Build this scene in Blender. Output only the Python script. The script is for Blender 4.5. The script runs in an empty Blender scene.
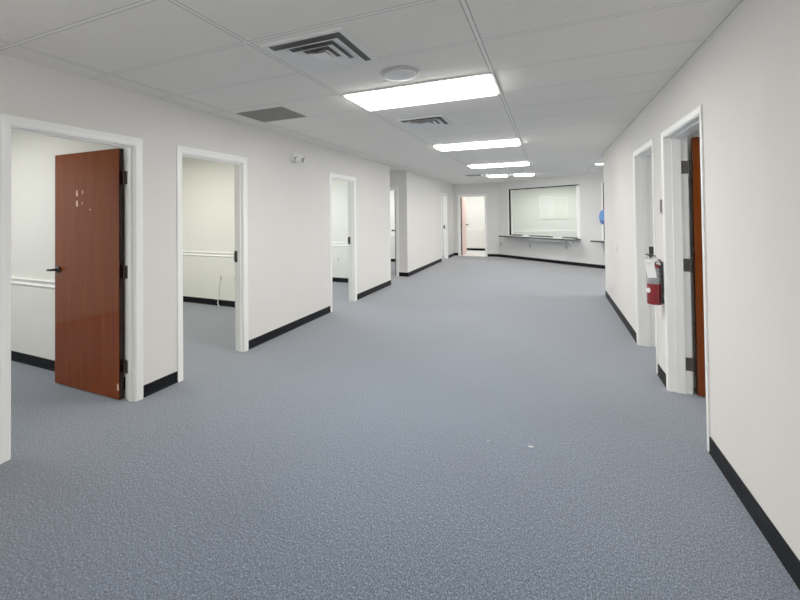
import bpy, bmesh, math
from mathutils import Matrix, Vector

scene = bpy.context.scene
C = bpy.context.collection
PI = math.pi

# ------------------------------------------------------------------ dimensions (metres)
H = 2.44                 # ceiling height
XL, XR = -2.9615, 0.848  # hall faces of the left and right walls
TL, TR = 0.11, 0.15      # wall thicknesses
YA = 9.28                # alcove wall
YF = 14.5                # far wall
YB = -3.0                # wall behind the camera
BX, BY, BA = -1.52, 14.5, math.radians(-38.4)   # start and heading of the angled wall

# ------------------------------------------------------------------ materials
def s2l(c):
    return tuple(((v / 255) / 12.92 if v / 255 <= 0.04045 else ((v / 255 + 0.055) / 1.055) ** 2.4) for v in c)

def mat(name, rgb, rough=0.6, metal=0.0, noise=0.04, scale=30.0, bump=0.0, bscale=200.0, spec=0.5, lin=False):
    m = bpy.data.materials.new(name); m.use_nodes = True
    nt = m.node_tree; b = nt.nodes['Principled BSDF']
    col = rgb if lin else s2l(rgb)
    b.inputs['Roughness'].default_value = rough
    b.inputs['Metallic'].default_value = metal
    b.inputs['Specular IOR Level'].default_value = spec
    tc = nt.nodes.new('ShaderNodeTexCoord')
    nz = nt.nodes.new('ShaderNodeTexNoise'); nz.inputs['Scale'].default_value = scale; nz.inputs['Detail'].default_value = 3
    nt.links.new(tc.outputs['Object'], nz.inputs['Vector'])
    rp = nt.nodes.new('ShaderNodeValToRGB')
    rp.color_ramp.elements[0].position = 0.3; rp.color_ramp.elements[1].position = 0.7
    rp.color_ramp.elements[0].color = (*[c * (1 - noise) for c in col], 1)
    rp.color_ramp.elements[1].color = (*[min(1, c * (1 + noise)) for c in col], 1)
    nt.links.new(nz.outputs['Fac'], rp.inputs['Fac'])
    nt.links.new(rp.outputs['Color'], b.inputs['Base Color'])
    if bump:
        n2 = nt.nodes.new('ShaderNodeTexNoise'); n2.inputs['Scale'].default_value = bscale; n2.inputs['Detail'].default_value = 2
        nt.links.new(tc.outputs['Object'], n2.inputs['Vector'])
        bp = nt.nodes.new('ShaderNodeBump'); bp.inputs['Strength'].default_value = bump; bp.inputs['Distance'].default_value = 0.002
        nt.links.new(n2.outputs['Fac'], bp.inputs['Height'])
        nt.links.new(bp.outputs['Normal'], b.inputs['Normal'])
    return m

def emit(name, rgb, strength):
    m = bpy.data.materials.new(name); m.use_nodes = True
    nt = m.node_tree; b = nt.nodes['Principled BSDF']
    b.inputs['Base Color'].default_value = (0.8, 0.8, 0.8, 1)
    b.inputs['Emission Color'].default_value = (*rgb, 1)
    b.inputs['Emission Strength'].default_value = strength
    return m

def carpet_mat():
    m = bpy.data.materials.new('blue_carpet'); m.use_nodes = True
    nt = m.node_tree; N = nt.nodes.new; L = nt.links.new
    b = nt.nodes['Principled BSDF']; b.inputs['Roughness'].default_value = 0.95; b.inputs['Specular IOR Level'].default_value = 0.1
    b.inputs['Sheen Weight'].default_value = 0.5; b.inputs['Sheen Roughness'].default_value = 0.5
    b.inputs['Sheen Tint'].default_value = (1, 0.9, 0.77, 1)
    tc = N('ShaderNodeTexCoord')
    mp = N('ShaderNodeMapping'); mp.inputs['Scale'].default_value = (1.0, 0.55, 1.0)
    L(tc.outputs['Object'], mp.inputs['Vector'])
    n1 = N('ShaderNodeTexNoise'); n1.inputs['Scale'].default_value = 190; n1.inputs['Detail'].default_value = 4; n1.inputs['Roughness'].default_value = 0.7
    L(mp.outputs['Vector'], n1.inputs['Vector'])
    r1 = N('ShaderNodeValToRGB')
    e = r1.color_ramp.elements
    e[0].position = 0.33; e[0].color = (*s2l((26, 38, 53)), 1)
    e[1].position = 0.68; e[1].color = (*s2l((152, 167, 189)), 1)
    x = e.new(0.5); x.color = (*s2l((78, 93, 112)), 1)
    L(n1.outputs['Fac'], r1.inputs['Fac'])
    n2 = N('ShaderNodeTexNoise'); n2.inputs['Scale'].default_value = 1.3; n2.inputs['Detail'].default_value = 3
    L(tc.outputs['Object'], n2.inputs['Vector'])
    mr = N('ShaderNodeMapRange'); mr.inputs['From Min'].default_value = 0.3; mr.inputs['From Max'].default_value = 0.7
    mr.inputs['To Min'].default_value = 0.93; mr.inputs['To Max'].default_value = 1.06
    L(n2.outputs['Fac'], mr.inputs['Value'])
    mx = N('ShaderNodeVectorMath'); mx.operation = 'SCALE'
    n3 = N('ShaderNodeTexNoise'); n3.inputs['Scale'].default_value = 75; n3.inputs['Detail'].default_value = 3; n3.inputs['Roughness'].default_value = 0.7
    L(mp.outputs['Vector'], n3.inputs['Vector'])
    m3 = N('ShaderNodeMapRange'); m3.inputs['From Min'].default_value = 0.32; m3.inputs['From Max'].default_value = 0.68
    m3.inputs['To Min'].default_value = 0.74; m3.inputs['To Max'].default_value = 1.26
    L(n3.outputs['Fac'], m3.inputs['Value'])
    mm = N('ShaderNodeMath'); mm.operation = 'MULTIPLY'; L(mr.outputs['Result'], mm.inputs[0]); L(m3.outputs['Result'], mm.inputs[1])
    L(r1.outputs['Color'], mx.inputs[0]); L(mm.outputs[0], mx.inputs['Scale'])
    L(mx.outputs['Vector'], b.inputs['Base Color'])
    bp = N('ShaderNodeBump'); bp.inputs['Strength'].default_value = 0.25; bp.inputs['Distance'].default_value = 0.004
    L(n1.outputs['Fac'], bp.inputs['Height']); L(bp.outputs['Normal'], b.inputs['Normal'])
    return m

def ceiling_mat():
    """Lay-in tiles: 1.195 m x 0.575 m T-bar grid drawn in the ceiling's own coordinates."""
    m = bpy.data.materials.new('ceiling_tile'); m.use_nodes = True
    nt = m.node_tree; N = nt.nodes.new; L = nt.links.new
    b = nt.nodes['Principled BSDF']; b.inputs['Roughness'].default_value = 0.9; b.inputs['Specular IOR Level'].default_value = 0.15
    tc = N('ShaderNodeTexCoord'); sp = N('ShaderNodeSeparateXYZ'); L(tc.outputs['Object'], sp.inputs['Vector'])
    def M(op, a, bb=None):
        n = N('ShaderNodeMath'); n.operation = op
        for i, v in enumerate((a, bb)):
            if v is None: continue
            if isinstance(v, (int, float)): n.inputs[i].default_value = v
            else: L(v, n.inputs[i])
        return n.outputs[0]
    def grid(coord, off, pitch, w):
        f = M('FRACT', M('DIVIDE', M('SUBTRACT', coord, off), pitch))
        d = M('MULTIPLY', M('MINIMUM', f, M('SUBTRACT', 1.0, f)), pitch)   # distance to a line
        return d
    dx = grid(sp.outputs['X'], -1.545 - 11.95, 1.195, 0)
    dy = grid(sp.outputs['Y'], 2.48 - 11.5, 0.575, 0)
    bx = M('LESS_THAN', dx, 0.009); by = M('LESS_THAN', dy, 0.010)
    bar = M('MAXIMUM', bx, M('MULTIPLY', by, 0.8))
    gx = M('MULTIPLY', M('LESS_THAN', dx, 0.016), M('SUBTRACT', 1.0, bx))
    gy = M('MULTIPLY', M('LESS_THAN', dy, 0.016), M('SUBTRACT', 1.0, by))
    gap = M('MAXIMUM', gx, M('MULTIPLY', gy, 0.8))
    n1 = N('ShaderNodeTexNoise'); n1.inputs['Scale'].default_value = 90; n1.inputs['Detail'].default_value = 4
    L(tc.outputs['Object'], n1.inputs['Vector'])
    rp = N('ShaderNodeValToRGB')
    rp.color_ramp.elements[0].position = 0.3; rp.color_ramp.elements[0].color = (*s2l((236, 231, 222)), 1)
    rp.color_ramp.elements[1].position = 0.7; rp.color_ramp.elements[1].color = (*s2l((244, 239, 230)), 1)
    L(n1.outputs['Fac'], rp.inputs['Fac'])
    m1 = N('ShaderNodeMix'); m1.data_type = 'RGBA'
    L(gap, m1.inputs['Factor']); L(rp.outputs['Color'], m1.inputs['A']); m1.inputs['B'].default_value = (*s2l((178, 175, 169)), 1)
    m2 = N('ShaderNodeMix'); m2.data_type = 'RGBA'
    L(bar, m2.inputs['Factor']); L(m1.outputs['Result'], m2.inputs['A']); m2.inputs['B'].default_value = (*s2l((247, 243, 235)), 1)
    L(m2.outputs['Result'], b.inputs['Base Color'])
    bp = N('ShaderNodeBump'); bp.inputs['Strength'].default_value = 0.25; bp.inputs['Distance'].default_value = 0.003
    L(n1.outputs['Fac'], bp.inputs['Height']); L(bp.outputs['Normal'], b.inputs['Normal'])
    return m

def wood_mat(name, dark, light, rough):
    m = bpy.data.materials.new(name); m.use_nodes = True
    nt = m.node_tree; N = nt.nodes.new; L = nt.links.new
    b = nt.nodes['Principled BSDF']; b.inputs['Roughness'].default_value = rough
    b.inputs['Specular IOR Level'].default_value = 0.0; b.inputs['Coat Weight'].default_value = 0.55; b.inputs['Coat Roughness'].default_value = 0.04
    tc = N('ShaderNodeTexCoord'); mp = N('ShaderNodeMapping'); mp.inputs['Scale'].default_value = (6, 6, 0.5)
    L(tc.outputs['Object'], mp.inputs['Vector'])
    n1 = N('ShaderNodeTexNoise'); n1.inputs['Scale'].default_value = 3; n1.inputs['Detail'].default_value = 6; n1.inputs['Distortion'].default_value = 0.6
    L(mp.outputs['Vector'], n1.inputs['Vector'])
    r = N('ShaderNodeValToRGB')
    r.color_ramp.elements[0].position = 0.3; r.color_ramp.elements[0].color = (*s2l(dark), 1)
    r.color_ramp.elements[1].position = 0.72; r.color_ramp.elements[1].color = (*s2l(light), 1)
    L(n1.outputs['Fac'], r.inputs['Fac']); L(r.outputs['Color'], b.inputs['Base Color'])
    return m

def glass_mat():
    m = bpy.data.materials.new('window_glass'); m.use_nodes = True
    nt = m.node_tree; N = nt.nodes.new; L = nt.links.new
    for n in list(nt.nodes):
        if n.type == 'BSDF_PRINCIPLED': nt.nodes.remove(n)
    out = [n for n in nt.nodes if n.type == 'OUTPUT_MATERIAL'][0]
    t = N('ShaderNodeBsdfTransparent'); t.inputs['Color'].default_value = (0.95, 0.97, 0.95, 1)
    g = N('ShaderNodeBsdfGlossy'); g.inputs['Roughness'].default_value = 0.01
    f = N('ShaderNodeFresnel'); f.inputs['IOR'].default_value = 1.5
    mx = N('ShaderNodeMixShader')
    gm = N('ShaderNodeNewGeometry'); iv = N('ShaderNodeMath'); iv.operation = 'SUBTRACT'; iv.inputs[0].default_value = 1.0
    L(gm.outputs['Backfacing'], iv.inputs[1])
    mu = N('ShaderNodeMath'); mu.operation = 'MULTIPLY'; L(f.outputs[0], mu.inputs[0]); L(iv.outputs[0], mu.inputs[1])
    L(mu.outputs[0], mx.inputs[0]); L(t.outputs[0], mx.inputs[1]); L(g.outputs[0], mx.inputs[2]); L(mx.outputs[0], out.inputs['Surface'])
    return m

M = dict(
    wall=mat('painted_wall', (224, 221, 216), 0.85, noise=0.012, scale=3, bump=0.12, bscale=350, spec=0.2),
    wall_gray=mat('painted_wall_gray', (216, 216, 214), 0.85, noise=0.012, scale=3, bump=0.1, bscale=350, spec=0.2),
    room=mat('painted_room_wall', (228, 229, 222), 0.85, noise=0.012, scale=3, bump=0.1, bscale=350, spec=0.2),
    trim=mat('white_enamel', (250, 250, 247), 0.35, noise=0.01, scale=8),
    base=mat('black_rubber_base', (4, 5, 9), 0.6, noise=0.1, scale=20, spec=0.12),
    carpet=carpet_mat(), ceiling=ceiling_mat(),
    tile=mat('pale_floor_tile', (235, 235, 232), 0.3, noise=0.02, scale=6),
    wood=wood_mat('varnished_door_wood', (97, 37, 9), (114, 50, 15), 0.5),
    wood_edge=wood_mat('door_edge_wood', (24, 8, 4), (40, 15, 8), 0.4),
    pink=mat('glare_washed_door', (232, 196, 188), 0.45, noise=0.05, scale=4),  # glare on the red-brown far door put into a pale pink colour
    bronze=mat('dark_bronze_metal', (44, 41, 38), 0.4, metal=0.6, noise=0.1, scale=40),
    hinge=mat('antique_hinge_metal', (74, 70, 64), 0.45, metal=0.5, noise=0.1, scale=40),
    black=mat('black_plastic', (18, 18, 19), 0.4, noise=0.1, scale=40),
    blackframe=mat('black_window_frame', (4, 4, 4), 0.6, noise=0.05, scale=20, spec=0.05),
    vent=mat('white_vent_metal', (236, 236, 231), 0.45, noise=0.02, scale=30),
    duct=mat('dark_duct', (104, 104, 102), 0.8, noise=0.1, scale=20),
    grille=mat('grey_return_grille', (128, 124, 119), 0.7, noise=0.08, scale=60),
    plastic=mat('white_plastic', (232, 231, 226), 0.4, noise=0.01, scale=20),
    greyplastic=mat('grey_plastic', (176, 176, 176), 0.4, noise=0.02, scale=20),
    greyside=mat('grey_side_plastic', (118, 116, 118), 0.5, noise=0.02, scale=20),
    darkslot=mat('dark_slot', (60, 58, 55), 0.7, noise=0.05, scale=20),
    red=mat('red_enamel_cylinder', (122, 16, 22), 0.3, noise=0.06, scale=20),
    silver=mat('silver_label', (150, 150, 152), 0.4, metal=0.2, noise=0.1, scale=40),
    chrome=mat('chrome_valve', (205, 203, 198), 0.25, metal=0.8, noise=0.05, scale=40),
    tag=mat('white_paper_tag', (244, 246, 246), 0.7, noise=0.01, scale=20),
    glare_top=mat('glare_counter_laminate', (226, 226, 222), 0.25, noise=0.02, scale=30),  # glare on the dark counter top put into a pale colour
    laminate=mat('dark_counter_laminate', (56, 56, 53), 0.5, noise=0.08, scale=60),
    steel=mat('dull_tray_steel', (70, 71, 70), 0.4, metal=0.4, noise=0.05, scale=40),
    blue=mat('blue_plastic', (82, 136, 206), 0.45, noise=0.03, scale=20),
    darkblue=mat('dark_blue_plastic', (58, 84, 146), 0.45, noise=0.03, scale=20),
    glass=glass_mat(),
    lens=emit('fluorescent_lens', (1.0, 0.985, 0.95), 11.0),
    lens_far=emit('far_fluorescent_lens', (1.0, 0.985, 0.95), 11.0),
    down=emit('downlight_lens', (1.0, 0.98, 0.94), 10.0),
    cream=mat('cream_rectangle', (228, 228, 216), 0.6, noise=0.01, scale=10),
    scrap=mat('tan_tape_residue', (226, 178, 140), 0.7, noise=0.05, scale=60),
)

# ------------------------------------------------------------------ mesh helpers
class MB:
    def __init__(self): self.bm = bmesh.new()
    def box(self, x0, x1, y0, y1, z0, z1, bevel=0.0):
        x0, x1 = sorted((x0, x1)); y0, y1 = sorted((y0, y1)); z0, z1 = sorted((z0, z1))
        r = bmesh.ops.create_cube(self.bm, size=1)
        for v in r['verts']:
            v.co = Vector((x0 + (v.co.x + .5) * (x1 - x0), y0 + (v.co.y + .5) * (y1 - y0), z0 + (v.co.z + .5) * (z1 - z0)))
        if bevel:
            es = list({e for v in r['verts'] for e in v.link_edges})
            bmesh.ops.bevel(self.bm, geom=es, offset=bevel, segments=2, affect='EDGES', profile=0.6)
        return self
    def prism(self, pts, axis, a, b):
        """pts: closed 2-D outline; axis 'x','y','z': extrusion axis from a to b."""
        def P(p, t):
            return {'x': (t, p[0], p[1]), 'y': (p[0], t, p[1]), 'z': (p[0], p[1], t)}[axis]
        A = [self.bm.verts.new(P(p, a)) for p in pts]; Bv = [self.bm.verts.new(P(p, b)) for p in pts]
        n = len(pts)
        self.bm.faces.new(A); self.bm.faces.new(Bv[::-1])
        for i in range(n):
            self.bm.faces.new((A[i], Bv[i], Bv[(i + 1) % n], A[(i + 1) % n]))
        return self
    def cyl(self, p0, p1, r0, r1=None, n=24):
        p0, p1 = Vector(p0), Vector(p1); r1 = r0 if r1 is None else r1
        d = p1 - p0
        q = Vector((0, 0, 1)).rotation_difference(d.normalized()).to_matrix().to_4x4()
        bmesh.ops.create_cone(self.bm, cap_ends=True, segments=n, radius1=r0, radius2=r1, depth=d.length,
                              matrix=Matrix.Translation((p0 + p1) / 2) @ q)
        return self
    def lathe(self, prof, n=32, loc=(0, 0, 0)):
        """prof: (radius, z) from bottom to top about a vertical axis."""
        rings = []
        for r, z in prof:
            if r < 1e-6: rings.append([self.bm.verts.new((loc[0], loc[1], loc[2] + z))])
            else: rings.append([self.bm.verts.new((loc[0] + r * math.cos(2 * PI * k / n), loc[1] + r * math.sin(2 * PI * k / n), loc[2] + z)) for k in range(n)])
        for a, b in zip(rings, rings[1:]):
            for k in range(n):
                k2 = (k + 1) % n
                if len(a) == 1 and len(b) == 1: continue
                if len(a) == 1: self.bm.faces.new((a[0], b[k2], b[k]))
                elif len(b) == 1: self.bm.faces.new((a[k], a[k2], b[0]))
                else: self.bm.faces.new((a[k], a[k2], b[k2], b[k]))
        for ring, flip in ((rings[0], True), (rings[-1], False)):
            if len(ring) > 1: self.bm.faces.new(ring[::-1] if flip else ring)
        return self
    def tube(self, pts, r, n=10):
        pts = [Vector(p) for p in pts]; rings = []
        for i, p in enumerate(pts):
            t = (pts[min(i + 1, len(pts) - 1)] - pts[max(i - 1, 0)]).normalized()
            a = t.cross(Vector((0.31, 0.42, 0.85))).normalized(); b = t.cross(a)
            rings.append([self.bm.verts.new(p + r * (math.cos(2 * PI * k / n) * a + math.sin(2 * PI * k / n) * b)) for k in range(n)])
        for A, B in zip(rings, rings[1:]):
            for k in range(n): self.bm.faces.new((A[k], A[(k + 1) % n], B[(k + 1) % n], B[k]))
        self.bm.faces.new(rings[0][::-1]); self.bm.faces.new(rings[-1])
        return self
    def build(self, name, m, parent=None, loc=(0, 0, 0), rot=0.0, smooth=False):
        bmesh.ops.recalc_face_normals(self.bm, faces=self.bm.faces[:])
        me = bpy.data.meshes.new(name); self.bm.to_mesh(me); self.bm.free()
        me.materials.append(m)
        if smooth:
            me.shade_smooth()
            me.set_sharp_from_angle(angle=math.radians(35))
        o = bpy.data.objects.new(name, me); C.objects.link(o)
        o.parent = parent; o.location = loc; o.rotation_euler = (0, 0, rot)
        return o

def tag(o, label=None, cat=None, group=None, kind=None):
    if label: o['label'] = label
    if cat: o['category'] = cat
    if group: o['group'] = group
    if kind: o['kind'] = kind
    return o

def empty(name, loc, rot=0.0):
    o = bpy.data.objects.new(name, None); C.objects.link(o)
    o.empty_display_size = 0.1; o.location = loc; o.rotation_euler = (0, 0, rot)
    return o

def copy_tree(o, parent=None):
    c = o.copy(); C.objects.link(c); c.parent = parent
    for ch in list(o.children): copy_tree(ch, c)
    return c

# wall frames: local x runs along the wall, local y goes INTO the wall, away from the hall
LEFT = ((XL, 0, 0), PI / 2)        # u = world y
RIGHT = ((XR, 0, 0), -PI / 2)      # u = -world y
ALC = ((0, YA, 0), 0.0)            # u = world x
FAR = ((0, YF, 0), 0.0)
ANG = ((BX, BY, 0), BA)
def at(fr, u, v=0.0, z=0.0):
    (x, y, zz), a = fr
    return (x + u * math.cos(a) - v * math.sin(a), y + u * math.sin(a) + v * math.cos(a), zz + z)

HD = 2.01      # door opening height
JB = 0.018     # jamb board thickness

def wall(name, fr, u0, u1, T, holes, m, label):
    """holes: (u0, u1, z0, z1); solid pieces around them, one mesh."""
    b = MB(); cur = u0
    for a, c, z0, z1 in sorted(holes):
        if a > cur: b.box(cur, a, 0, T, 0, H)
        if z0 > 0: b.box(a, c, 0, T, 0, z0)
        if z1 < H: b.box(a, c, 0, T, z1, H)
        cur = c
    if cur < u1: b.box(cur, u1, 0, T, 0, H)
    o = b.build(name, m, loc=fr[0], rot=fr[1])
    return tag(o, label, 'wall', kind='structure')

def baseboard(name, fr, u0, u1, label, v=0.0, s=-1):
    """black cove base standing on the hall side (s=-1) of a wall face"""
    b = MB()
    b.prism([(v, 0.004), (v, 0.1), (v + s * 0.004, 0.1), (v + s * 0.007, 0.094), (v + s * 0.007, 0.02), (v + s * 0.013, 0.004)], 'x', u0, u1)
    return tag(b.build(name, M['base'], loc=fr[0], rot=fr[1]), label, 'baseboard', kind='structure')

def casing_mesh(w, h, cw, v0, s):
    """mitred three-sided moulding round an opening 0..w x 0..h, face at v0, protruding along s"""
    b = MB(); bm = b.bm
    prof = [(0.006, 0.0), (0.006, 0.006), (0.012, 0.008), (cw * 0.55, 0.009), (cw - 0.010, 0.012), (cw, 0.010), (cw, 0.0)]
    rings = []
    for cx, cz, dx, dz in ((0, 0, -1, 0), (0, h, -1, 1), (w, h, 1, 1), (w, 0, 1, 0)):
        rings.append([bm.verts.new((cx + dx * d, v0 + s * t, cz + dz * d)) for d, t in prof])
    n = len(prof)
    for A, Bq in zip(rings, rings[1:]):
        for k in range(n): bm.faces.new((A[k], A[(k + 1) % n], Bq[(k + 1) % n], Bq[k]))
    bm.faces.new(rings[0][::-1]); bm.faces.new(rings[-1])
    return b

def hinge_parts(parent, u, v, zs, du, dv, m):
    """butt hinges: jamb leaf plate (du along u sign, thin) plus knuckle at (u, v)"""
    for z in zs:
        b = MB()
        b.box(u, u + du * 0.003, v - 0.042, v, z - 0.052, z + 0.052)
        b.cyl((u + du * 0.006, v + 0.006, z - 0.055), (u + du * 0.006, v + 0.006, z + 0.055), 0.007, n=12)
        b.build('hinge', m, parent)

def lever(parent, x, y, z, s, ax):
    """lever handle at leaf-local x,z; face at y, sticking out along s; arm along ax"""
    b = MB()
    b.cyl((x, y, z), (x, y + s * 0.012, z), 0.032, n=24)
    b.cyl((x, y + s * 0.012, z), (x, y + s * 0.02, z), 0.026, 0.016, n=24)
    b.cyl((x, y + s * 0.018, z), (x, y + s * 0.06, z), 0.011, n=16)
    b.cyl((x, y + s * 0.055, z), (x + ax * 0.025, y + s * 0.06, z), 0.011, n=12)
    b.cyl((x + ax * 0.025, y + s * 0.06, z), (x + ax * 0.07, y + s * 0.055, z - 0.004), 0.011, 0.009, n=12)
    return b.build('lever_handle', M['bronze'], parent, smooth=True)

def knob(parent, x, y, z, s):
    b = MB()
    b.cyl((x, y, z), (x, y + s * 0.01, z), 0.03, n=20)
    b.cyl((x, y + s * 0.01, z), (x, y + s * 0.04, z), 0.011, n=14)
    bmesh.ops.create_uvsphere(b.bm, u_segments=16, v_segments=10, radius=0.028, matrix=Matrix.Translation((x, y + s * 0.055, z)))
    return b.build('door_knob', M['bronze'], parent, smooth=True)

def doorway(n, fr, u0, u1, T, label, h=HD, cw=0.066, strike=None, hinge=None, hz=(0.24, 1.0, 1.76), room_casing=True):
    """opening u0..u1 in wall frame fr; strike / hinge: 'a' (side at u0) or 'b' (side at u1)"""
    w = u1 - u0
    r = empty('door_%d' % n, at(fr, u0), fr[1])
    tag(r, label, 'doorway', kind='structure')
    casing_mesh(w, h, cw, 0.0, -1).build('casing', M['trim'], r)
    if room_casing: casing_mesh(w, h, cw, T, 1).build('casing', M['trim'], r)
    b = MB()
    b.box(-JB, 0, 0, T, 0, h + JB).box(w, w + JB, 0, T, 0, h + JB).box(0, w, 0, T, h, h + JB)
    j = b.build('jamb', M['trim'], r)
    st = T - 0.046; sw = 0.036 if T < 0.13 else 0.058
    b = MB()
    b.box(0, 0.012, st - sw, st, 0, h).box(w - 0.012, w, st - sw, st, 0, h).box(0.012, w - 0.012, st - sw, st, h - 0.012, h)
    b.build('door_stop', M['trim'], r)
    if strike:
        b = MB(); zc = 1.01
        x = 0 if strike == 'a' else w; s = 1 if strike == 'a' else -1
        b.box(x, x + s * 0.003, T - 0.043, T + 0.004, zc - 0.062, zc + 0.062)
        b.cyl((x + s * 0.004, T + 0.002, zc - 0.045), (x + s * 0.004, T + 0.002, zc + 0.045), 0.007, n=12)
        tag(b.build('strike_plate', M['black'], r), 'black strike plate on the white jamb')
    if hinge:
        x = 0 if hinge == 'a' else w; s = 1 if hinge == 'a' else -1
        hinge_parts(r, x, T, hz, s, 1, M['hinge'])
    return r

def leaf_mesh(L, t, h):
    b = MB(); b.box(0, L, 0, t, 0.012, h, bevel=0.002); return b

# ------------------------------------------------------------------ room shell
b = MB(); b.box(-6.4, 6.4, YB - 0.2, 20, -0.1, 0)
tag(b.build('floor', M['carpet']), 'blue grey speckled loop carpet covering the hall floor', 'floor', kind='structure')
b = MB(); b.box(-6.4, 6.4, YB - 0.2, 20, H, H + 0.1)
tag(b.build('ceiling', M['ceiling']), 'pale grey suspended tile ceiling with a T-bar grid', 'ceiling', kind='structure')

D1 = (1.424, 2.265); D2 = (2.745, 3.56); D3 = (5.575, 6.38); D5 = (12.68, 13.42)
R1 = (3.262, 4.175); R2 = (4.605, 5.46)
D4 = (-4.08, -3.24); DF = (-2.765, -1.94)
def hole(d, h=HD): return (d[0] - JB, d[1] + JB, 0, h + JB)
W1 = (0.46, 2.86, 0.72, 2.185); W2 = (3.505, 5.6, 0.72, 2.185)

wall('wall_left', LEFT, YB, 8.14, TL, [hole(D1), hole(D2), hole(D3)], M['wall'], 'long pale left wall of the hall with three office doorways')
wall('wall_left_rear', LEFT, YA, YF, TL, [hole(D5)], M['wall'], 'pale left wall running on beyond the alcove')
wall('wall_alcove', ALC, -4.3, XL - TL, TL, [hole(D4)], M['wall'], 'short wall across the alcove facing the camera')
b = MB(); b.box(-4.3, -4.2, 8.14, YA, 0, H)
tag(b.build('wall_alcove_side', M['wall']), 'hidden side wall closing the alcove', 'wall', kind='structure')
wall('wall_right', RIGHT, -8.42, -YB, TR, [(-R1[1] - JB, -R1[0] + JB, 0, HD + 0.04 + JB), (-R2[1] - JB, -R2[0] + JB, 0, HD + 0.04 + JB)], M['wall'], 'pale right wall of the hall with two doorways')
wall('wall_far', FAR, -4.0, BX, TL, [hole(DF)], M['wall_gray'], 'grey end wall with the bright open doorway')
wall('wall_angled', ANG, 0.0, 8.0, TL, [W1, W2], M['wall_gray'], 'angled grey wall with the glazed service windows')
b = MB(); b.box(-6.4, 6.4, YB - 0.12, YB, 0, H)
tag(b.build('wall_back', M['wall']), 'pale wall behind the camera', 'wall', kind='structure')

def slab(name, x0, x1, y0, y1, label, m='room'):
    b = MB(); b.box(x0, x1, y0, y1, 0, H)
    return tag(b.build(name, M[m]), label, 'wall', kind='structure')
slab('wall_office_left', -6.2, -6.1, YB, 17, 'outer wall of the left offices')
slab('wall_first_office', -6.1, XL - TL, 2.40, 2.52, 'white wall with chair rail behind the brown door')
slab('wall_first_office_front', -6.1, XL - TL, -0.12, 0.0, 'front wall of the first office, out of view')
slab('wall_second_office', -6.1, XL - TL, 5.22, 5.34, 'cream wall with chair rail in the second office')
slab('wall_third_office', -6.1, XL - TL, 8.02, 8.14, 'white wall with chair rail in the third office')
slab('wall_fourth_office', -6.1, XL - TL, 11.98, 12.08, 'white wall at the back of the alcove office')
slab('wall_rear_office', -6.1, -4.0, 14.5, 14.6, 'back wall of the last left office')
slab('wall_alcove_office', -6.1, -4.3, 9.28, 9.39, 'front wall of the alcove office')
slab('wall_right_office', 3.6, 3.7, YB, 8.42, 'outer wall of the right offices')
slab('wall_right_partition', XR + TR, 3.6, 4.34, 4.44, 'wall between the two right offices')
slab('wall_right_end', XR + TR, 6.2, 8.30, 8.42, 'wall closing the right offices from the lobby')
slab('wall_lobby', 5.2, 5.3, 8.42, 10.5, 'lobby wall out of view on the right')
slab('wall_far_room_left', -3.75, -3.65, 14.61, 16.75, 'left wall of the far room')
slab('wall_far_room_right', -1.62, -1.52, 14.55, 16.75, 'right wall of the far room')
slab('wall_far_room', -3.75, -1.52, 16.62, 16.75, 'white back wall of the far room')
b = MB(); b.box(-3.65, -1.62, 14.505, 16.62, -0.05, 0.004)
tag(b.build('floor_far_room', M['tile']), 'bright white floor seen through the far doorway', 'floor', kind='structure')
# room behind the service windows shares the far room's back wall line
slab('wall_service_room', -1.52, 6.4, 16.62, 16.75, 'white back wall seen through the service window')
slab('wall_service_room_right', 6.3, 6.4, 8.3, 16.75, 'right end wall of the service room')

# ------------------------------------------------------------------ baseboards
CW = 0.066
for u0, u1, l in ((YB, D1[0] - CW, 'black base on the left wall before the brown door'),
                  (D1[1] + CW, D2[0] - CW, 'short black base between the brown door and second doorway'),
                  (D2[1] + CW, D3[0] - CW, 'black base between the second and third left doorways'),
                  (D3[1] + CW, 8.14, 'black base from the third doorway to the alcove corner'),
                  (YA, D5[0] - CW, 'black base beyond the alcove'),
                  (D5[1] + CW, YF, 'short black base before the far left corner')):
    baseboard('baseboard_left', LEFT, u0, u1, l)
baseboard('baseboard_alcove', ALC, D4[1] + CW, XL + 0.012, 'short black base at the alcove corner')
for u0, u1, l in ((YB, R1[0] - 0.052, 'black base along the near right wall'),
                  (R1[1] + 0.052, R2[0] - 0.058, 'short black base below the fire extinguisher'),
                  (R2[1] + 0.058, 8.42, 'black base along the far part of the right wall')):
    baseboard('baseboard_right', RIGHT, -u1, -u0, l)
baseboard('baseboard_far', FAR, XL, DF[0] - CW, 'short black base left of the far doorway')
baseboard('baseboard_far', FAR, DF[1] + CW, BX, 'short black base right of the far doorway')
baseboard('baseboard_angled', ANG, 0.0, 6.5, 'black base along the angled wall')
for y, x0, l in ((2.40, -6.1, 'black base in the first office'), (5.22, -6.1, 'black base in the second office'),
                 (8.02, -6.1, 'black base in the third office'), (11.98, -6.1, 'black base in the alcove office')):
    baseboard('baseboard_office', ((0, y, 0), 0.0), x0, XL - TL, l)
baseboard('baseboard_far_room', ((0, 16.62, 0), 0.0), -3.65, -1.62, 'black base on the far room wall')
baseboard('baseboard_service_room', ((0, 16.62, 0), 0.0), -1.52, 6.3, 'black base in the service room')

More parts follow.
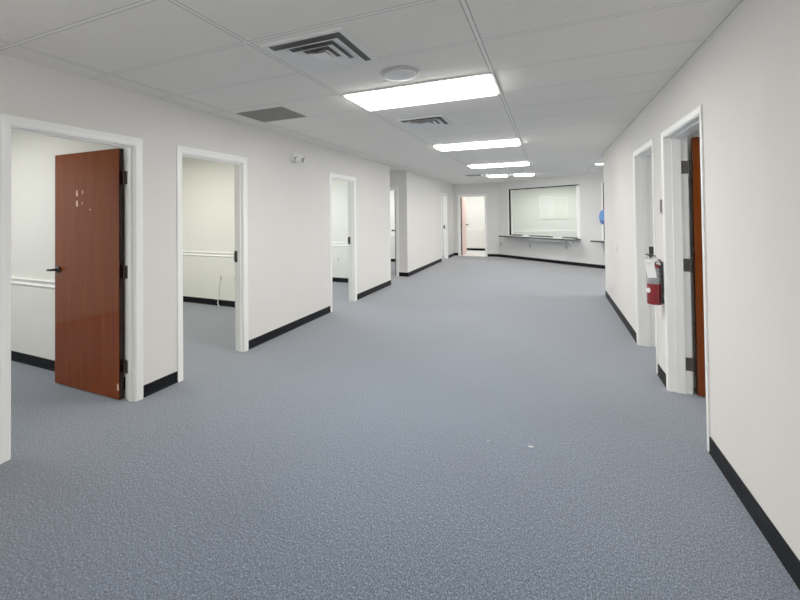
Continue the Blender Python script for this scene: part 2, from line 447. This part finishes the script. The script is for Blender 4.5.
# ------------------------------------------------------------------ chair rails
def rail(n, fr, u0, u1, zc, label, v=0.0):
    b = MB()
    pr = [(0, -.034), (-.010, -.034), (-.016, -.026), (-.010, -.014), (-.007, -.004), (-.010, .006), (-.022, .018), (-.026, .028), (-.020, .034), (0, .034)]
    b.prism([(v + y, zc + z) for y, z in pr], 'x', u0, u1)
    tag(b.build('trim_%d' % n, M['trim'], loc=fr[0], rot=fr[1]), label, 'chair rail', kind='structure')
rail(1, ((0, 2.40, 0), 0.0), -6.1, XL - TL, 0.816, 'white chair rail in the first office behind the brown door')
rail(2, ((0, 5.22, 0), 0.0), -6.1, XL - TL, 0.825, 'white chair rail in the second office')
rail(3, ((0, 8.02, 0), 0.0), -6.1, XL - TL, 0.81, 'white chair rail in the third office')
rail(4, ((0, 11.98, 0), 0.0), -6.1, XL - TL, 0.81, 'white chair rail in the alcove office')
rail(5, ((0, 16.62, 0), 0.0), -3.65, -1.62, 0.83, 'white chair rail in the far room')
rail(6, ((0, 16.62, 0), 0.0), -1.52, 6.3, 0.76, 'white chair rail in the service room')

# ------------------------------------------------------------------ doorways
# 1: near left, varnished leaf swung 90 degrees into the office
d = doorway(1, LEFT, *D1, TL, 'white framed doorway nearest on the left, with a reddish brown door standing open', hinge='b', hz=(0.26, 1.01, 1.765))
lf = leaf_mesh(0.842, 0.045, 1.998).build('door_leaf', M['wood'], d, loc=(D1[1] - D1[0] - 0.002, TL + 0.012, 0), rot=PI / 2)
tag(lf, 'glossy reddish brown wooden door leaf')
# leaf-local: x runs away from the hinge (into the office), y=0.045 is the face seen from the hall
b = MB(); b.box(-0.0012, 0.0, 0.002, 0.043, 0.014, 1.996)
tag(b.build('hinge_edge', M['wood_edge'], lf), 'edge of the brown door leaf, darkened as a shadow gap')
lever(lf, 0.785, 0.045, 1.0, 1, 1); lever(lf, 0.785, 0.0, 1.0, -1, 1)
for x, z, w, h in ((0.53, 1.655, 0.024, 0.052), (0.455, 1.662, 0.012, 0.03), (0.53, 1.568, 0.024, 0.05), (0.46, 1.57, 0.009, 0.018), (0.357, 1.514, 0.012, 0.012), (0.012, 0.11, 0.02, 0.05)):
    b = MB()
    b.prism([(x - w / 2, z - h / 2), (x + w * 0.2, z - h * 0.55), (x + w / 2, z - h * 0.3), (x + w * 0.45, z + h / 2), (x - w * 0.3, z + h * 0.45)], 'y', 0.0449, 0.0457)
    tag(b.build('tape_scrap', M['scrap'], lf), 'pale scrap of tape residue on the brown door')

d = doorway(2, LEFT, *D2, TL, 'second white framed doorway on the left, showing a cream office', strike='b')
d = doorway(3, LEFT, *D3, TL, 'third white framed doorway on the left, narrow, past the emergency light', strike='b')
# 4: alcove
d = doorway(4, ALC, *D4, TL, 'white doorway in the alcove behind the left wall corner')
hx, hy = D4[1], YA + TL
ang = math.atan2(hy, hx)
lf = leaf_mesh(0.82, 0.04, 1.998).build('door_leaf', M['wood'], d, loc=(D4[1] - D4[0] - 0.02, TL + 0.012, 0), rot=ang + 0.012)
knob(lf, 0.75, 0.04, 1.03, 1); knob(lf, 0.75, 0.0, 1.03, -1)
# 5: left wall beyond the alcove
d = doorway(5, LEFT, *D5, TL, 'white doorway on the left wall beyond the alcove, near the far corner', strike='b')
# 6: end wall, red-brown leaf with glare in its colour, swung into the bright room
d = doorway(6, FAR, *DF, TL, 'bright open doorway in the end wall with a red-brown door coloured pale for glare', hinge='a', hz=(0.3, 1.03, 1.78))
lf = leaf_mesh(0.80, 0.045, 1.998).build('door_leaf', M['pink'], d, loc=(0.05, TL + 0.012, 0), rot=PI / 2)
tag(lf, 'red-brown door leaf seen at a slant, coloured pale for glare')
b = MB(); b.box(-0.0012, 0.0, 0.001, 0.044, 0.014, 1.996)
tag(b.build('hinge_edge', M['wood_edge'], lf), 'dark brown edge of the glare-paled door leaf')
knob(lf, 0.73, 0.0, 1.03, -1); knob(lf, 0.73, 0.045, 1.03, 1)
# 7, 8: right wall (local x runs towards the camera)
d = doorway(7, RIGHT, -R1[1], -R1[0], TR, 'near doorway on the right with a brown door leaf and dark hinges', h=HD + 0.035, cw=0.052, hinge='a', hz=(0.235, 1.02, 1.80))
lf = leaf_mesh(0.86, 0.045, 2.03).build('door_leaf', M['wood'], d, loc=(0.045, TR + 0.022, 0), rot=PI / 2)
tag(lf, 'reddish brown wooden door leaf standing open into the right office')
b = MB(); b.box(-0.0012, 0.0, 0.001, 0.044, 0.014, 2.028)  # dark colour stands in for the shadow gap at the hinge
tag(b.build('hinge_edge', M['wood_edge'], lf), 'edge of the brown door leaf, darkened as a shadow gap')
lever(lf, 0.79, 0.0, 1.0, -1, -1); lever(lf, 0.79, 0.045, 1.0, 1, -1)
d = doorway(8, RIGHT, -R2[1], -R2[0], TR, 'second doorway on the right, behind the fire extinguisher', h=HD + 0.035, cw=0.058, strike='a')

# ------------------------------------------------------------------ service windows
def window(n, u0, u1, z0, z1, label):
    w = u1 - u0; h = z1 - z0
    r = tag(empty('window_%d' % n, at(ANG, u0, 0, z0), ANG[1]), label, 'window', kind='structure')
    b = MB()
    b.box(-0.045, 0.0, -0.014, 0.0, 0, h + 0.0); b.box(w - 0.085, w, -0.006, 0.05, 0, h - 0.03); b.box(0, w, -0.006, 0.09, 0, 0.02)
    b.box(0.0, 0.03, 0.03, TL, 0.02, h - 0.03); b.box(w, w + 0.015, -0.012, 0, 0, h)
    b.build('window_trim', M['trim'], r)
    b = MB()
    b.box(0.0, 0.038, -0.016, 0.03, 0.0, h); b.box(0.038, w, -0.016, 0.03, h - 0.03, h)
    tag(b.build('window_frame', M['blackframe'], r), 'thin black edge along the top and left of the window')
    b = MB(); b.box(0.03, w - 0.08, 0.036, 0.042, 0.02, h - 0.03)
    b.build('glass_pane', M['glass'], r)
    return r
window(1, *W1, 'large glazed service window with black edge in the angled wall')
window(2, *W2, 'second service window, only its black edge showing by the right wall corner')

def ledge(u0, u1, label, apron=True):
    r = tag(empty('counter_ledge', at(ANG, u0, 0, 0.69), ANG[1]), label, 'counter', group='service ledges under the windows')
    w = u1 - u0
    b = MB(); b.box(0.004, w - 0.004, -0.376, -0.002, 0.004, 0.045)
    tag(b.build('worktop', M['glare_top'], r), 'top of the ledge, coloured pale for glare')
    b = MB(); b.box(0, w, -0.38, -0.376, 0.0, 0.044); b.box(0, 0.004, -0.376, -0.002, 0, 0.044); b.box(w - 0.004, w, -0.376, -0.002, 0, 0.044); b.box(0.004, w - 0.004, -0.376, -0.002, 0.0, 0.004)
    tag(b.build('edge_band', M['laminate'], r), 'dark edge of the ledge')
    if apron:
        b = MB(); b.box(w * 0.42, w * 0.88, -0.27, -0.25, -0.06, -0.001)
        b.build('apron', M['trim'], r)
    for u in ((w * 0.42, w * 0.9) if apron else (0.5, 1.5)):
        b = MB(); b.prism([(-0.002, -0.001), (-0.002, -0.16), (-0.02, -0.16), (-0.22, -0.02), (-0.22, -0.001)], 'x', u - 0.012, u + 0.012)
        b.build('bracket', M['trim'], r)
    return r
ledge(0.36, 2.88, 'long dark counter ledge under the large service window')
ledge(3.39, 5.8, 'short visible end of dark ledge beside the right wall corner', False)

for u0, u1, lab in ((0.56, 0.98, 'thin dark pass tray on the ledge, nearest the far doorway'),
                    (1.32, 2.04, 'long thin dark pass tray in the middle of the ledge'),
                    (2.42, 2.80, 'thin dark pass tray at the right end of the ledge')):
    w = u1 - u0
    r = tag(empty('pass_tray', at(ANG, u0, 0, 0.735), ANG[1]), lab, 'tray', group='pass trays on the service ledge')
    b = MB(); b.box(0, w, -0.12, -0.03, 0.0, 0.006); b.build('tray_base', M['steel'], r)
    b = MB(); b.box(0, w, -0.13, -0.12, 0.0, 0.034); b.box(0, w, -0.03, -0.02, 0.0, 0.034); b.box(-0.008, 0, -0.13, -0.02, 0.0, 0.034); b.box(w, w + 0.008, -0.13, -0.02, 0.0, 0.034)
    b.build('tray_rim', M['laminate'], r)

for x0, x1, z0, z1, m, l in ((-0.32, 0.03, 1.2, 2.0, 'plastic', 'pale blank rectangle on the white wall seen through the service window'),
                        (0.12, 0.57, 1.2, 1.94, 'cream', 'wider cream rectangle on the white wall seen through the service window, right of the pale one')):
    r = tag(empty('pale_rectangle', (x0, 16.62, z0)), l, 'panel', group='pale rectangles in the service room')  # plain pale rectangles set against the back wall
    b = MB(); b.box(0, x1 - x0, -0.02, -0.001, 0, z1 - z0, bevel=0.003); b.build('board', M[m], r)
    b = MB(); b.box(-0.02, 0, -0.028, -0.001, 0, z1 - z0); b.box(x1 - x0, x1 - x0 + 0.02, -0.028, -0.001, 0, z1 - z0); b.box(-0.02, x1 - x0 + 0.02, -0.028, -0.001, z1 - z0, z1 - z0 + 0.02)
    b.build('edging', M['trim'], r)

# blue oval hung at the edge of the second window
r = tag(empty('oval_plaque', at(ANG, 3.515, -0.02, 1.307), ANG[1]), 'blue oval plaque hanging on the black window edge by the right wall corner', 'plaque')
b = MB(); n = 40
pts = [(0.10 * math.cos(2 * PI * k / n), 0.183 * math.sin(2 * PI * k / n)) for k in range(n)]
b.prism(pts, 'y', -0.03, 0.0); b.build('face_disc', M['blue'], r)
b = MB(); pts = [(0.094 * math.cos(2 * PI * k / n), 0.172 * math.sin(2 * PI * k / n)) for k in range(n + 1) if math.sin(2 * PI * k / n) < -0.45]
b.prism(pts, 'y', -0.034, -0.029); tag(b.build('lower_band', M['darkblue'], r), 'darker blue band at the foot of the oval')

# ------------------------------------------------------------------ ceiling fixtures
def troffer(x0, x1, y0, y1, m, label):
    w, dd = x1 - x0, y1 - y0
    r = tag(empty('ceiling_light', ((x0 + x1) / 2, (y0 + y1) / 2, H)), label, 'ceiling light', group='fluorescent ceiling lights')
    b = MB(); f = 0.018
    b.box(-w/2, w/2, -dd/2, -dd/2 + f, -0.012, 0).box(-w/2, w/2, dd/2 - f, dd/2, -0.012, 0)
    b.box(-w/2, -w/2 + f, -dd/2 + f, dd/2 - f, -0.012, 0).box(w/2 - f, w/2, -dd/2 + f, dd/2 - f, -0.012, 0)
    b.build('frame', M['vent'], r)
    b = MB(); a = w/2 - f; c = dd/2 - f
    bm = b.bm
    lo = [bm.verts.new((sx * (a - 0.012), sy * (c - 0.012), -0.026)) for sx, sy in ((-1, -1), (1, -1), (1, 1), (-1, 1))]
    hi = [bm.verts.new((sx * a, sy * c, -0.004)) for sx, sy in ((-1, -1), (1, -1), (1, 1), (-1, 1))]
    bm.faces.new(lo[::-1]); bm.faces.new(hi)
    for k in range(4): bm.faces.new((lo[k], lo[(k + 1) % 4], hi[(k + 1) % 4], hi[k]))
    b.build('diffuser', m, r)
    return r
GX0, GX1 = -1.527, -0.35
troffer(GX0, GX1, 3.075, 3.63, M['lens'], 'long bright ceiling light nearest the camera, behind the round detector')
troffer(GX0, GX1, 5.98, 6.51, M['lens'], 'second long ceiling light, just beyond the small square vent')
troffer(GX0, GX1, 8.83, 9.36, M['lens'], 'third long ceiling light, the last full length one')
troffer(-1.50, -0.99, 11.5, 12.05, M['lens_far'], 'short square ceiling light, left one of the far pair')
troffer(-0.85, -0.34, 11.5, 12.05, M['lens_far'], 'short square ceiling light, right one of the far pair')

r = tag(empty('recessed_downlight', (0.96, 10.0, H)), 'round bright ceiling light by the end of the right wall', 'ceiling light')
b = MB(); b.lathe([(0.085, -0.012), (0.118, -0.010), (0.125, 0.0)], 36); b.build('trim_ring', M['vent'], r, smooth=True)
b = MB(); b.lathe([(0.0, -0.02), (0.06, -0.018), (0.098, -0.011), (0.098, -0.002)], 36); b.build('lens', M['down'], r, smooth=True)

def ring_bm(b, a0, z0, a1, z1, t=0.0015):
    """square skirt from half-size a0 at z0 to half-size a1 at z1 (thin sheet)"""
    bm = b.bm; sq = ((-1, -1), (1, -1), (1, 1), (-1, 1))
    R0 = [bm.verts.new((sx * a0, sy * a0, z0)) for sx, sy in sq]; R1_ = [bm.verts.new((sx * a1, sy * a1, z1)) for sx, sy in sq]
    R2_ = [bm.verts.new((sx * (a1 - t), sy * (a1 - t), z1)) for sx, sy in sq]; R3_ = [bm.verts.new((sx * (a0 - t), sy * (a0 - t), z0)) for sx, sy in sq]
    for A, Bq in ((R0, R1_), (R1_, R2_), (R2_, R3_), (R3_, R0)):
        for k in range(4): bm.faces.new((A[k], A[(k + 1) % 4], Bq[(k + 1) % 4], Bq[k]))

def air_vent(x, y, s, label):
    r = tag(empty('ceiling_vent', (x, y, H)), label, 'vent', group='square ceiling air vents')
    h = s / 2
    b = MB(); f = 0.03
    b.box(-h, h, -h, -h + f, -0.008, 0).box(-h, h, h - f, h, -0.008, 0).box(-h, -h + f, -h + f, h - f, -0.008, 0).box(h - f, h, -h + f, h - f, -0.008, 0)
    b.build('frame', M['vent'], r)
    b = MB(); b.box(-h + f, h - f, -h + f, h - f, -0.003, -0.001)
    tag(b.build('duct_opening', M['duct'], r), 'dark duct opening behind the louvres')
    for k, (ao, ai) in enumerate(((0.82, 0.64), (0.54, 0.38), (0.29, 0.16))):
        b = MB(); ring_bm(b, (h - f) * (ao + 0.08), -0.028, (h - f) * ai, -0.004)
        b.build('louvre_ring', M['vent'], r)
    b = MB(); a = (h - f) * 0.2; b.box(-a, a, -a, a, -0.022, -0.018); b.build('centre_plate', M['vent'], r)
    return r
air_vent(-1.24, 2.235, 0.53, 'large square air vent nearest the camera, left of the round detector')
air_vent(-1.20, 4.44, 0.49, 'small square air vent between the first two long lights')
air_vent(-1.80, 11.35, 0.46, 'far tiny square air vent left of the short paired lights')

r = tag(empty('return_grille', (-2.455, 3.395, H)), 'flat grey return grille close to the left wall above the second doorway', 'vent')
b = MB(); a, c = 0.265, 0.215
b.box(-a, a, -c, -c + 0.015, -0.006, 0).box(-a, a, c - 0.015, c, -0.006, 0).box(-a, -a + 0.015, -c + 0.015, c - 0.015, -0.006, 0).box(a - 0.015, a, -c + 0.015, c - 0.015, -0.006, 0)
b.build('frame', M['grille'], r)
b = MB()
for k in range(24):
    y = -c + 0.018 + k * (2 * c - 0.036) / 24
    b.prism([(y, -0.001), (y + 0.004, -0.001), (y + 0.013, -0.006), (y + 0.009, -0.006)], 'x', -a + 0.015, a - 0.015)
tag(b.build('slats', M['grille'], r), 'fine grey slats of the return grille')
b = MB(); b.box(-a + 0.015, a - 0.015, -c + 0.015, c - 0.015, -0.0012, -0.0002); b.build('backing', M['duct'], r)

r = tag(empty('smoke_detector', (-0.93, 2.79, H)), 'round white detector on the ceiling just before the nearest long light', 'smoke detector')
b = MB(); b.lathe([(0.118, -0.018), (0.130, -0.016), (0.135, -0.009), (0.135, 0.0)], 40); b.build('base_plate', M['greyplastic'], r, smooth=True)
b = MB(); b.lathe([(0.0, -0.036), (0.07, -0.035), (0.102, -0.031), (0.112, -0.026), (0.115, -0.017)], 40); b.build('cover', M['plastic'], r, smooth=True)

# ------------------------------------------------------------------ wall fittings
# emergency light on the left wall
r = tag(empty('emergency_light', at(LEFT, 4.585, 0, 2.125), LEFT[1]), 'white emergency light with two lamp heads high on the left wall', 'emergency light')
b = MB(); b.box(-0.105, 0.105, -0.055, 0.0, 0.012, 0.11, bevel=0.008); b.build('housing', M['plastic'], r)
for s in (-1, 1):
    b = MB()
    b.cyl((s * 0.08, -0.05, 0.05), (s * 0.083, -0.068, 0.045), 0.016, n=14)
    b.cyl((s * 0.082, -0.062, 0.047), (s * 0.086, -0.098, 0.03), 0.026, 0.038, n=22)
    hd = b.build('lamp_head', M['greyplastic'], r, smooth=True)
    b = MB(); b.cyl((s * 0.086, -0.0975, 0.03), (s * 0.0866, -0.102, 0.0285), 0.034, n=22); b.build('lens', M['plastic'], hd)
b = MB(); b.box(-0.02, 0.02, -0.058, -0.054, 0.02, 0.032); b.build('indicator', M['darkslot'], r)

def plate(name, fr, u, v, z, label, group=None, kind='outlet', m='plastic', w=0.072, h=0.116):
    r = tag(empty(name, at(fr, u, v, z), fr[1]), label, kind, group=group)
    b = MB(); b.box(-w/2, w/2, -0.006, 0, -h/2, h/2, bevel=0.002); b.build('cover_plate', M[m], r)
    if kind == 'outlet':
        for s in (-1, 1):
            b = MB(); b.box(-0.017, 0.017, -0.008, -0.0055, s * 0.02 - 0.014, s * 0.02 + 0.014, bevel=0.003); k = b.build('socket', M['greyside' if m == 'greyplastic' else 'greyplastic'], r)
            b = MB(); b.box(-0.008, -0.005, -0.0086, -0.0075, s * 0.02 - 0.006, s * 0.02 + 0.006); b.box(0.005, 0.008, -0.0086, -0.0075, s * 0.02 - 0.006, s * 0.02 + 0.006); b.build('slots', M['darkslot'], k)
    else:
        b = MB(); b.box(-0.012, 0.012, -0.0075, -0.0055, -0.026, 0.026); t = b.build('switch_surround', M['greyplastic'], r)
        b = MB(); b.prism([(-0.0055, -0.012), (-0.016, 0.008), (-0.013, 0.014), (-0.0055, 0.012)], 'x', -0.006, 0.006); b.build('toggle', M[m], r)
    return r
R2nd = ((0, 5.22, 0), 0.0); R3rd = ((0, 8.02, 0), 0.0)
plate('wall_outlet', R2nd, -4.79, 0, 0.455, 'white outlet with a hanging cord in the second office', 'office wall outlets')
plate('wall_outlet', R2nd, -4.50, 0, 0.46, 'white outlet partly hidden by the jamb of the second doorway', 'office wall outlets')
plate('wall_outlet', R3rd, -4.10, 0, 0.485, 'white outlet below the chair rail in the third office', 'office wall outlets')
plate('wall_outlet', ANG, 0.092, 0, 0.445, 'grey outlet left of the long ledge near the far doorway', 'outlets under the service ledge', m='greyplastic')
plate('wall_outlet', ANG, 1.234, 0, 0.452, 'grey outlet in shadow under the middle of the long ledge', 'outlets under the service ledge', m='greyplastic')
plate('wall_outlet', ANG, 2.449, 0, 0.48, 'grey outlet in shadow under the right end of the long ledge', 'outlets under the service ledge', m='greyplastic')
plate('light_switch', RIGHT, -6.95, 0, 0.92, 'white light switch on the right wall beyond the extinguisher', kind='light switch')
b = MB(); b.tube([(-4.80, 5.208, 0.43), (-4.82, 5.20, 0.36), (-4.825, 5.202, 0.22), (-4.835, 5.198, 0.10), (-4.835, 5.19, 0.05), (-4.80, 5.17, 0.012), (-4.75, 5.14, 0.008)], 0.006)
tag(b.build('power_cord', M['plastic'], smooth=True), 'white cord hanging from the outlet in the second office', 'cord')

r = tag(empty('thermostat', at(RIGHT, -4.282, 0, 1.435), RIGHT[1]), 'small narrow beige box on the right wall above the fire extinguisher', 'thermostat')
b = MB(); b.box(-0.026, 0.026, -0.026, 0, 0, 0.118, bevel=0.005); b.build('case', M['plastic'], r)
b = MB(); b.box(0.024, 0.0268, -0.02, -0.001, 0.006, 0.112); b.build('dark_side', M['greyside'], r)  # plain darker strip over one side of the case
b = MB(); b.box(-0.016, 0.016, -0.0275, -0.0255, 0.03, 0.085); b.build('front_panel', M['plastic'], r)

# fire extinguisher hung between the two right doorways (local y into the wall)
r = tag(empty('fire_extinguisher', at(RIGHT, -4.305, -0.0615, 0.668), RIGHT[1]), 'red fire extinguisher with white tag hung between the two right doorways', 'fire extinguisher')
R_ = 0.055
b = MB(); b.lathe([(R_ - 0.012, 0.0), (R_ - 0.003, 0.003), (R_, 0.012), (R_, 0.312), (R_ - 0.004, 0.324), (R_ - 0.018, 0.335), (0.02, 0.341), (0.016, 0.346)], 36)
b.build('cylinder', M['red'], r, smooth=True)
b = MB(); b.lathe([(R_ - 0.001, 0.176), (R_ + 0.0012, 0.177), (R_ + 0.0012, 0.309), (R_ - 0.001, 0.310)], 36)
lb = tag(b.build('label_band', M['silver'], r, smooth=True), 'silver grey label wrapped round the red cylinder')
b = MB()
for z, h in ((0.295, 0.004), (0.266, 0.012), (0.23, 0.003), (0.22, 0.003), (0.21, 0.003)):
    b.lathe([(R_ + 0.0008, z - h / 2), (R_ + 0.0018, z - h / 2), (R_ + 0.0018, z + h / 2), (R_ + 0.0008, z + h / 2)], 36)
b.build('label_lines', M['greyplastic'], lb)
b = MB(); b.cyl((0.026, -0.0465, 0.12), (0.0285, -0.0505, 0.12), 0.02, n=20)
tag(b.build('badge', M['tag'], r), 'small round white badge low on the red cylinder')
b = MB(); b.cyl((0, 0, 0.34), (0, 0, 0.40), 0.018, n=18); b.cyl((0, 0, 0.40), (0, 0, 0.413), 0.014, 0.009, n=18)
b.box(-0.014, 0.014, -0.028, 0.024, 0.362, 0.392, bevel=0.004); b.build('valve', M['chrome'], r)
b = MB(); b.cyl((0.012, 0.004, 0.376), (0.026, 0.004, 0.376), 0.017, n=20); b.build('pressure_gauge', M['tag'], r)
b = MB(); b.prism([(-0.006, 0.412), (-0.056, 0.424), (-0.06, 0.416), (-0.02, 0.398), (0.012, 0.398), (0.014, 0.412)], 'x', -0.011, 0.011)
b.build('squeeze_lever', M['black'], r)
b = MB(); b.prism([(-0.012, 0.386), (-0.058, 0.391), (-0.06, 0.383), (-0.012, 0.372)], 'x', -0.010, 0.010); b.build('carry_handle', M['chrome'], r)
b = MB(); b.tube([(0.0, 0.02, 0.378), (0.03, 0.036, 0.374), (0.05, 0.042, 0.34), (0.054, 0.044, 0.25), (0.054, 0.044, 0.12), (0.053, 0.044, 0.06)], 0.008)
hs = b.build('hose_shade', M['black'], r, smooth=True)  # black tube doubles as the shadow strip between cylinder and wall
b = MB(); b.cyl((0.053, 0.044, 0.07), (0.053, 0.043, 0.02), 0.009, 0.014, n=14); b.build('nozzle', M['black'], hs)
b = MB(); b.box(-0.022, 0.022, 0.0555, 0.061, 0.1, 0.36); b.box(-0.008, 0.008, 0.016, 0.054, 0.352, 0.36); b.build('wall_hanger', M['black'], r)
# inspection tag: hangs from the handle, tilted
b = MB(); b.box(-0.031, 0.031, -0.0008, 0.0008, -0.150, 0.0, bevel=0.0003)
tg = b.build('inspection_tag', M['tag'], r, loc=(0.050, -0.044, 0.378)); tg.rotation_euler = (math.radians(-6), math.radians(-8), math.radians(78))
tag(tg, 'white paper inspection tag')
b = MB(); b.box(-0.02, 0.02, -0.0014, -0.0006, -0.03, -0.026); b.box(-0.02, 0.01, -0.0014, -0.0006, -0.045, -0.043); b.build('printed_line', M['greyplastic'], tg)
b = MB(); b.tube([(0.050, -0.044, 0.376), (0.034, -0.042, 0.386), (0.008, -0.04, 0.391)], 0.0015, n=6); b.build('tag_string', M['tag'], r)

# lint on the carpet
for x, y, s, l in ((-0.129, 2.844, 0.016, 'tiny white paper scrap on the carpet in mid hall'), (-0.379, 2.807, 0.010, 'faint smaller paper scrap left of the white scrap on the carpet')):
    b = MB(); b.prism([(-s, -s * 0.3), (s * 0.2, -s * 0.45), (s, -s * 0.1), (s * 0.6, s * 0.35), (-s * 0.7, s * 0.3)], 'z', 0.0, 0.003)
    tag(b.build('paper_scrap', M['tag' if s > 0.012 else 'greyplastic'], loc=(x, y, 0.001)), l, 'paper scrap', group='paper scraps on the carpet')

# ------------------------------------------------------------------ lights
def area(name, x, y, sx, sy, power, col=(1, 1, 1), z=H - 0.06):
    l = bpy.data.lights.new(name, 'AREA'); l.shape = 'RECTANGLE'; l.size = sx; l.size_y = sy
    l.energy = power; l.color = col
    o = bpy.data.objects.new(name, l); C.objects.link(o); o.location = (x, y, z)
    return o
area('first_office_lamp', -4.7, 1.2, 1.2, 0.6, 11.5, (1, 0.99, 0.97))
area('second_office_lamp', -4.7, 3.8, 1.2, 0.6, 15, (1, 0.98, 0.88))
area('third_office_lamp', -4.6, 6.6, 1.2, 0.6, 18, (0.97, 1, 0.98))
area('alcove_office_lamp', -4.6, 10.8, 1.2, 0.6, 17)
area('rear_office_lamp', -4.6, 13.3, 1.2, 0.6, 18)
area('far_room_lamp', -2.5, 15.5, 1.2, 0.8, 11)
area('service_room_lamp', 0.3, 15.3, 1.6, 0.8, 19, (1, 1, 0.97))
area('service_room_lamp', 3.6, 14.0, 1.6, 0.8, 19, (1, 1, 0.97))
area('right_office_lamp', 2.3, 2.2, 1.2, 0.6, 10)
area('second_right_office_lamp', 2.3, 6.3, 1.2, 0.6, 10)
area('lobby_lamp', 3.0, 9.3, 1.2, 0.6, 30)
area('near_hall_fill', -0.9, -1.4, 1.2, 0.6, 4)  # added fill behind the camera for the near hall, no fixture there
up = area('ceiling_fill', -1.1, -0.9, 1.4, 0.8, 16, (1, 0.99, 0.97), z=1.75); up.rotation_euler = (PI, 0, 0)  # added upward fill, unseen, only to brighten the near ceiling

w = bpy.data.worlds.new('World'); scene.world = w; w.use_nodes = True
w.node_tree.nodes['Background'].inputs['Color'].default_value = (0.8, 0.82, 0.85, 1)
w.node_tree.nodes['Background'].inputs['Strength'].default_value = 0.3

# ------------------------------------------------------------------ camera
f, px, py, yaw, pit, rol, ch = 420.0, 350.0, 207.52, -0.44386, 0.01566, -0.010484, 1.4538
cd = bpy.data.cameras.new('camera'); cam = bpy.data.objects.new('camera', cd); C.objects.link(cam)
fw = Vector((math.sin(yaw) * math.cos(pit), math.cos(yaw) * math.cos(pit), math.sin(pit)))
rt = Vector((math.cos(yaw), -math.sin(yaw), 0)); up = rt.cross(fw)
c_, s_ = math.cos(rol), math.sin(rol)
rt2, up2 = c_ * rt + s_ * up, -s_ * rt + c_ * up
cam.matrix_world = Matrix(((rt2.x, up2.x, -fw.x, 0), (rt2.y, up2.y, -fw.y, 0), (rt2.z, up2.z, -fw.z, ch), (0, 0, 0, 1)))
cd.sensor_width = 36.0; cd.sensor_fit = 'HORIZONTAL'; cd.lens = f / 800 * 36
cd.shift_x = (400 - px) / 800; cd.shift_y = (py - 300) / 800
cd.clip_start = 0.02; cd.clip_end = 100
scene.camera = cam

scene.view_settings.view_transform = 'Standard'
scene.view_settings.look = 'None'
scene.view_settings.exposure = 1.28
scene.view_settings.gamma = 1.36
